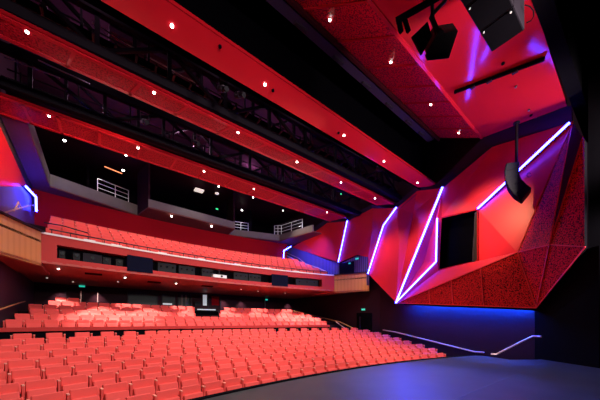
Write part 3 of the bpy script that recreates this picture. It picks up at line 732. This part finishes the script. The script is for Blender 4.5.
# ------------------------------------------------------------------ handrails
def handrail(pts, mat, label, r=.03, drop=.8, n=3):
    o = thing('handrail', label, 'handrail', tuple(pts[0]), 'handrails')
    m = MB(); m.tube(pts, r, 8); m.build('rail', M[mat], o)
    L = len(pts) - 1
    for k in range(n):
        t = (k + .5) / n * L; i = min(int(t), L - 1); p = pts[i].lerp(pts[i + 1], t - i)
        m = MB(); s = .22 if p.x > 7 else -.22; m.bar(p, p + Vector((s, .03, -.06)), .025); m.build('bracket', M['steel2'], o)
    return o
handrail([wall_r(383, 330, -.15), wall_r(395, 332, -.15), wall_r(475, 352, -.1), wall_r(484, 352.4, -.1)], 'rail', 'long pale handrail sloping down the side wall past the front row ends', .04, n=6)
handrail([at_d(491, 354, 11.8), at_d(496, 354.3, 11.75), at_d(532.5, 336.3, 11.3), at_d(541, 336.6, 10.9)], 'rail', 'pale handrail rising from the stage-side stairs to the black proscenium wall', .035)
handrail([wall_r(294, 311, -.1), wall_r(300, 312.2, -.1), wall_r(340, 322, -.1), wall_r(354.5, 328.8, -.1)], 'brass', 'long timber handrail sloping down the side wall beside the rear seats', .05, n=4)
handrail([wall_r(336, 321.8, 1.1), wall_r(346, 329, 1.1)], 'rail', 'short pale handrail at the cross aisle beyond the last front row', .035, n=1)
handrail([at_x(-6, 312, -2.8), at_x(0, 309.5, -2.8), at_x(19, 303, -2.8), at_x(25, 301.5, -2.8)], 'brass', 'golden timber handrail on the near side wall below the balcony', .03)

# ------------------------------------------------------------------ upper gallery
GZ0, GZ1 = 8.4, 9.3
def fascia(pts, z0, z1, th, mb):
    for a, b in zip(pts, pts[1:]):
        A, B = Vector((*a, 0)), Vector((*b, 0)); n = Vector((-(B - A).y, (B - A).x, 0)).normalized() * th
        q = [A + Vector((0, 0, z0)), B + Vector((0, 0, z0)), B + Vector((0, 0, z1)), A + Vector((0, 0, z1))]
        mb.hexa(q + [p + n for p in q])
gal = thing('upper_gallery', 'dark technical gallery with grey board front across the back above the crimson wall', 'gallery', (7, 22, GZ0))
segs = [('fascia', [(-2.2, 16.0), (-2.12, 22.6)]), ('fascia', [(-2.12, 22.6), (2.75, 24.5)]), ('fascia', [(3.2, 22.4), (10.1, 22.85)]), ('fascia', [(10.2, 24.85), (15.2, 23.4)]), ('fascia', [(15.2, 23.4), (16.1, 19.1)])]
for k, (nm, pts) in enumerate(segs):
    m = MB(); fascia(pts, GZ0, GZ1 - (.15 if k in (0, 1) else .3), .12, m); m.build('front_board', M['concrete'], gal)
m = MB(); fascia([(3.2, 22.4), (2.75, 24.6)][::-1], GZ0, 11.9, .12, m); m.build('box_side', M['dark'], gal)
m = MB(); fascia([(10.1, 22.85), (10.3, 25)], GZ0, 11.9, .12, m); m.build('box_side', M['dark'], gal)
deck = [(-2.2, 16.0), (-2.12, 22.6), (2.75, 24.5), (3.2, 22.4), (10.1, 22.85), (10.2, 24.85), (15.2, 23.4), (16.1, 19.1), (17.6, 19.1), (17.6, 28.4), (-2.98, 28.4), (-2.98, 16.0)]
m = MB(); m.prism([(x, y, GZ0 - .06) for x, y in deck], (0, 0, .1)); m.build('deck', M['under'], gal)
m = MB(); m.box((7, 28.2, 10.9), (20, .2, 5.2)); m.build('rear_wall', M['black'], gal)
m = MB(); m.prism([(x, y, 11.7) for x, y in [(-3, 20.7), (17.6, 20.7), (17.6, 28.4), (-3, 28.4)]], (0, 0, .15)); m.build('roof_slab', M['dark'], gal)
for x in (-.3, 2.9, 10.2, 13.1):
    m = MB(); m.box((x, 25.7 if x not in (2.9, 10.2) else 24.7, 10.1), (.16, .16, 3.2)); m.build('column', M['steel'], gal)
# railings of the gallery
def railing(pts, label, h=.75, n=3):
    o = thing('gallery_railing', label, 'railing', tuple(pts[0]), 'white railings on the upper gallery')
    for k in range(3):
        m = MB(); m.tube([p + Vector((0, 0, h * (k + 1) / 3)) for p in pts], .022, 6); m.build('rail', M['railw'], o)
    L = len(pts) - 1
    for k in range(n):
        t = k / (n - 1) * L; i = min(int(t), L - 1); p = pts[i].lerp(pts[i + 1], t - i)
        m = MB(); m.bar(p, p + Vector((0, 0, h)), .045); m.build('post', M['railw'], o)
yl = lambda x: 22.6 + (x + 2.12) * .39 + .2
def gp(px, py, z=None):
    return None
railing([Vector((x, yl(x), GZ1 - .15)) for x in (.25, 1.3, 2.15)], 'white three-bar railing in the gallery beyond the grey board, near side', .95)
railing([Vector((x, 24.85 - (x - 10.2) * .29 + .15, GZ1 - .3)) for x in (10.55, 11.5, 12.2)], 'white three-bar railing in the gallery beside the protruding box', .8)
railing([Vector((14.8, 23.7, GZ1 - .3)), Vector((15.36, 23.28, GZ1 - .3)), Vector((16.0, 20.6, GZ1 - .3))], 'white railing at the far gallery corner turning towards the stage', .95, 5)
m = MB(); m.tube([at_y(36, 140, 20.7), at_y(47, 168, 21.8), at_y(49, 180, 22.1)], .03, 6); tag(m.build('gallery_pipe', M['pipe']), 'thin grey pipe rail at the near end of the gallery', 'pipe')
for k, (a, b, y) in enumerate(((64.5, 140, 21.3), (123, 170, 22.6), (171.5, 215.8, 22.6), (211.5, 226, 22.95), (242, 210, 25), (283, 210, 23.6))):
    p = at_y(a, b, y)
    m = MB(); m.disc(p, DOWN, .075, .06, 10); tag(m.build('gallery_downlight', M['lamp']), f'{ordinal(k + 1)} bright downlight along the dark upper gallery from its near end', 'downlight', 'downlights of the upper gallery')
for (a, b), lb in (((37, 142.5), 'tiny green exit lamp at the near end of the upper gallery'), ((217, 209), 'tiny green exit lamp above the protruding gallery box'), ((284, 217.5), 'tiny green exit lamp at the far end of the gallery')):
    p = at_y(a, b, 25.3 if a > 100 else 21.1); m = MB(); m.box(p, (.22, .04, .12)); tag(m.build('exit_lamp', M['green']), lb, 'exit lamp', 'green exit lamps of the gallery')
a, b = at_y(104.5, 166.5, 22.9), at_y(122, 173.6, 23.4)
m = MB(); m.bar(a, b, .07, .05); tag(m.build('warm_tube_lamp', M['tube']), 'thin orange tube lamp under the gallery roof, near side', 'lamp')
p = at_y(199, 190.5, 23.6); m = MB(); m.box(p, (.7, .5, .12)); tag(m.build('gallery_lamp', M['dim_lamp']), 'flat dim lamp under the roof of the protruding gallery box', 'lamp')
p = at_y(217, 193, 23.6); m = MB(); m.disc(p, DOWN, .16, .08); tag(m.build('gallery_lamp', M['dim_lamp']), 'round glowing lamp shining down inside the protruding gallery box', 'lamp')

# ------------------------------------------------------------------ seats
def rbox(c, d, bev, rot=None, local=True):
    m = MB(); m.box(c, d, rot); return m
tilt = Matrix.Rotation(math.radians(-10), 3, 'X'); tilt2 = Matrix.Rotation(math.radians(70), 3, 'X')
def make_mesh(name, mb, mats, bev):
    o = mb.build(name, mats, None, bevel=bev); me = o.data; bpy.data.objects.remove(o); return me
m = MB(); m.box((0, -.005, .635), (.475, .085, .43), tilt); ME_BACK = make_mesh('backrest', m, M['fabric'], .022)
m = MB(); m.box((0, -.135, .50), (.465, .36, .11), tilt2); ME_SEAT = make_mesh('seat', m, M['fabric'], .03)
m = MB(); m.box((.284, -.06, .785), (.05, .12, .03)); ME_ARM = make_mesh('armrest', m, M['arm'], .008)
m = MB(); m.box((.284, -.06, .42), (.042, .11, .70)); m.box((.284, -.10, .03), (.05, .36, .06)); ME_SIDE = make_mesh('side_panel', m, M['fabric'], .006)
m = MB(); m.box((-.284, -.06, .785), (.05, .12, .03)); ME_ARM2 = make_mesh('armrest_outer', m, M['arm'], .008)
m = MB(); m.box((-.284, -.06, .42), (.042, .11, .70)); m.box((-.284, -.10, .03), (.05, .36, .06)); ME_SIDE2 = make_mesh('side_panel_outer', m, M['fabric'], .006)
PARTS = [('backrest', ME_BACK), ('seat', ME_SEAT), ('armrest', ME_ARM), ('side_panel', ME_SIDE)]
def in_view(p, pad=14):
    lat = p.x * SN - p.y * CS; d = p.x * CS + p.y * SN
    if d < .3: return False
    px = HX + F * lat / d; py = HY - F * (p.z + .85) / d
    return -pad < px < 600 + pad and py < 400 + pad * .5
ROWN = ['front row by the stage'] + [f'{ordinal(k)} row from the stage' for k in range(2, 9)] + ['last row before the cross aisle']
NSEAT = 0
def seat_at(R, ph, z, label, group, outer=False, parts=True):
    global NSEAT
    o = thing('theatre_seat', label, 'seat', tuple(arc(R, ph, z)), group); o.rotation_euler = (0, 0, -ph)
    for nm, me in PARTS:
        c = bpy.data.objects.new(nm, me); COL.objects.link(c); c.parent = o
    if outer:
        for nm, me in (('armrest', ME_ARM2), ('side_panel', ME_SIDE2)):
            c = bpy.data.objects.new(nm, me); COL.objects.link(c); c.parent = o
    NSEAT += 1
RIGHT = [.2476, .2659, .2695, .2681, .2710, .2687, .2691, .2623, .2511]
for i in range(9):
    R = R0 + PITCH * i; z = row_floor(i); PS = .567
    s = RIGHT[i] * R - PS / 2; k = 1; left = -.300 * R if i < 8 else -.276 * R
    while s > left:
        ph = s / R
        if in_view(arc(R, ph, z)):
            seat_at(R, ph, z, f'red theatre seat, {ordinal(k)} from the far wall end, {ROWN[i]}', 'red seats of the front stalls', s - PS < left)
        k += 1
        loose = i == 8 and (ph > .075 or ph < -.125)
        s -= PS * (1.5 if loose else 1)
# rear stalls: nearest row as objects, the others as one mass
RS_END = [326, 320, 311, 303, 292, 283]; RS_START = [9, 19, 27, 34, 41, 53]
k = 1; R = RS0; s = phi_px(RS_END[0], R) * R - .28
while s > phi_px(RS_START[0] - 12, R) * R:
    ph = s / R
    seat_at(R, ph, RS_Z, f'red theatre seat, {ordinal(k)} from the far end, row behind the low parapet', 'red seats behind the parapet', s - .567 < phi_px(RS_START[0] - 12, R) * R)
    s -= .567; k += 1
mass = MB()
def add_seat(R, ph, z):
    rot = Matrix.Rotation(-ph, 3, 'Z'); o = arc(R, ph, z)
    def bx(c, d, r=None, mi=0):
        rr = rot @ r if r is not None else rot
        mass.box(o + rot @ Vector(c), d, rr, mi)
    bx((0, -.005, .635), (.475, .085, .43), tilt); bx((0, -.135, .50), (.465, .36, .11), tilt2)
    bx((.284, -.06, .785), (.05, .12, .03), None, 1); bx((.284, -.06, .42), (.042, .11, .70))
for q in range(1, 6):
    R = RS0 + .88 * q; z = RS_Z + RS_RISE * q; s = phi_px(RS_END[q], R) * R - .28
    while s > phi_px(RS_START[q], R) * R:
        ph = s / R
        booth = (q >= 2 and phi_px(191, R) < ph < phi_px(221, R)) or (q == 5 and ph > phi_px(78, R))
        if in_view(arc(R, ph, z)) and not booth: add_seat(R, ph, z)
        s -= .567
for q in range(5):
    R = BR0 + .95 * q; z = BZ0 + BRISE * q; s = (.226 - .006 * q) * R
    while s > (-.232 + .004 * q) * R:
        ph = s / R
        if in_view(arc(R, ph, z)): add_seat(R, ph, z)
        s -= .567
o = mass.build('theatre_seating', [M['fabric'], M['arm']])
tag(o, 'red theatre seats filling the rear stalls and the whole balcony', 'seats', None, 'stuff')
print('SEATS', NSEAT)

# ------------------------------------------------------------------ lights
def spot(p, target, energy, col=(1, .93, .85), size=100, blend=.6, r=.12, name='spot'):
    l = bpy.data.lights.new(name, 'SPOT'); l.energy = energy; l.color = col; l.spot_size = math.radians(size); l.spot_blend = blend; l.shadow_soft_size = r
    o = bpy.data.objects.new(name, l); COL.objects.link(o); o.location = p
    o.rotation_euler = (Vector(target) - Vector(p)).to_track_quat('-Z', 'Y').to_euler(); return o
def area(p, target, energy, w, h, col, name='area'):
    l = bpy.data.lights.new(name, 'AREA'); l.energy = energy; l.color = col; l.shape = 'RECTANGLE'; l.size = w; l.size_y = h
    o = bpy.data.objects.new(name, l); COL.objects.link(o); o.location = p
    o.rotation_euler = (Vector(target) - Vector(p)).to_track_quat('-Z', 'Y').to_euler(); return o
WARM = (1, .90, .82)
# house lights in the bands
for x in (0, 3.5, 7, 10.5, 14):
    spot((x, 7.9, 7.9), (x, 8.4, -3), 800, WARM, 120)
    spot((x, 11.0, 7.9), (x, 12.0, -3), 700, WARM, 120)
    spot((x, 15.0, 8.0), (x, 19.5, 3.5), 300, WARM, 100)
# unseen fill lights added over and behind the camera for ceiling and seats
for x in (1.5, 8, 13):
    spot((x, -1.5, 4.0), (x, 11, -1.6), 3100, (1, .92, .88), 60, .9, .3, 'added_seat_fill')
    spot((x, -1.5, 5.5), (x, 10, 8.0), 3400, (1, .9, .85), 76, .9, .3, 'added_ceiling_fill')
# warm wash on the lining
spot((9, 7.5, 7.7), wall_r(492, 228), 4600, (1, .62, .34), 36, .9)
spot((12.5, 10.9, 7.7), wall_r(380, 268), 800, (1, .62, .34), 40, .9)
spot((12, 15.5, 8), wall_r(308, 258), 1300, (1, .62, .34), 46, .9)
spot((5.0, 12.0, 7.9), at_x(8, 165, -2.95), 5200, (1, .62, .34), 32, .9)
# pools on the rear stalls from the soffit lamps
for R, phs in ((38.0, (-.24, -.19, -.14, .13, .175, .215)), (39.1, (-.235, -.17, -.11, -.045, .02, .085, .15, .205)), (41.2, (-.21, -.13, -.05, .03, .10, .17))):
    for ph in phs: p = arc(R, ph, 2.52); spot(p, p + Vector((0, .5, -3)), 1150, (1, .90, .82), 62, .4, .03, 'soffit_spot')
for a, b in ((60, 290), (98, 290), (225, 292), (243, 296), (290, 296)): p = at_y(a, b, 24.0); p.z = 2.5; spot(p, p + Vector((0, .25, -3)), 260, (1, .8, .75), 80, .8, .05, 'wall_washer')
for a, b, y, tx in ((171.5, 215.8, 22.5, -.2), (211.5, 226, 22.9, .2)): p = at_y(a, b, y); p.z -= .1; spot(p, p + Vector((tx, -.2, -3)), 420, (1, .92, .85), 70, .5, .05, 'balcony_seat_spot')
for x in (0, 4.5, 9, 13.5):
    for y, e, z in ((10.0, 26, 11.4), (14.2, 38, 11.6), (17.4, 60, 11.0)):
        l = bpy.data.lights.new('added_void_fill', 'POINT'); l.energy = e; l.color = (1, .5, .85); l.shadow_soft_size = .1  # unseen fill added to lift the roof void to dark purple
        o = bpy.data.objects.new('added_void_fill', l); COL.objects.link(o); o.location = (x, y, z)
for x in (1.0, 4.6, 8.3, 12.0, 15): spot((x, 20.3, 11.5), (x, 20.0, 3), 1100, WARM, 70, .6, .08, 'balcony_seat_spot')  # unseen overhead fill added for the balcony seats
# gallery lamps
for a, b, y in ((64.5, 142, 21.5), (100, 165, 23.2), (195, 190, 22.0), (245, 205, 24.2), (286, 205, 22.4)):
    p = at_y(a, b, y); p.z = min(p.z, 11.3); spot(p, p + Vector((0, 0, -3)), 130, (1, .95, .9), 110, .7, .06)
# blue light behind the lower edge of the lining and on the stage
pa, pb = V['s'].lerp(V['x'], .05) + Vector((.34, -.05, -.05)), V['s'].lerp(V['x'], .955) + Vector((.34, -.05, -.05))
cv = thing('cove_light_strip', 'blue light strip tucked under the long lower edge of the red lining', 'light strip', tuple(pa))
m = MB(); m.bar(pa, pb, .05, .03); m.build('tube', M['cove'], cv)
m = MB(); m.bar(pa + Vector((-.07, 0, 0)), pb.lerp(pa, -.035) + Vector((-.07, 0, 0)), .03, .12); m.build('lip', M['black'], cv)
spot((13.0, 8.3, 7.7), at_z(442, 379, STAGE), 14500, (.06, .12, 1), 31, .9, .15, 'blue_stage_spot')
spot((11.0, 8.3, 7.7), at_z(530, 375, STAGE), 5500, (.06, .12, 1), 40, .9, .15, 'blue_stage_spot')

spot((12.5, 17.5, 9.5), (17.2, 19.6, 5.2), 6500, (.05, .08, 1), 52, .8, .1, 'added_blue_wall_fill')  # unseen blue fill added to strengthen the tube light on the grooved walls
spot((1.2, 17.6, 7.2), (-2.95, 19, 5.6), 900, (.05, .08, 1), 44, .8, .1, 'added_blue_wall_fill')
w = bpy.data.worlds.new('world'); SC.world = w; w.use_nodes = True
w.node_tree.nodes['Background'].inputs[0].default_value = (.5, .2, .35, 1); w.node_tree.nodes['Background'].inputs[1].default_value = .02
SC.view_settings.view_transform = 'Standard'; SC.view_settings.look = 'None'; SC.view_settings.gamma = 1
SC.view_settings.exposure = 0.0
SC.view_settings.use_curve_mapping = False
SC.cycles.max_bounces = 6; SC.cycles.sample_clamp_indirect = 4; SC.cycles.use_denoising = True
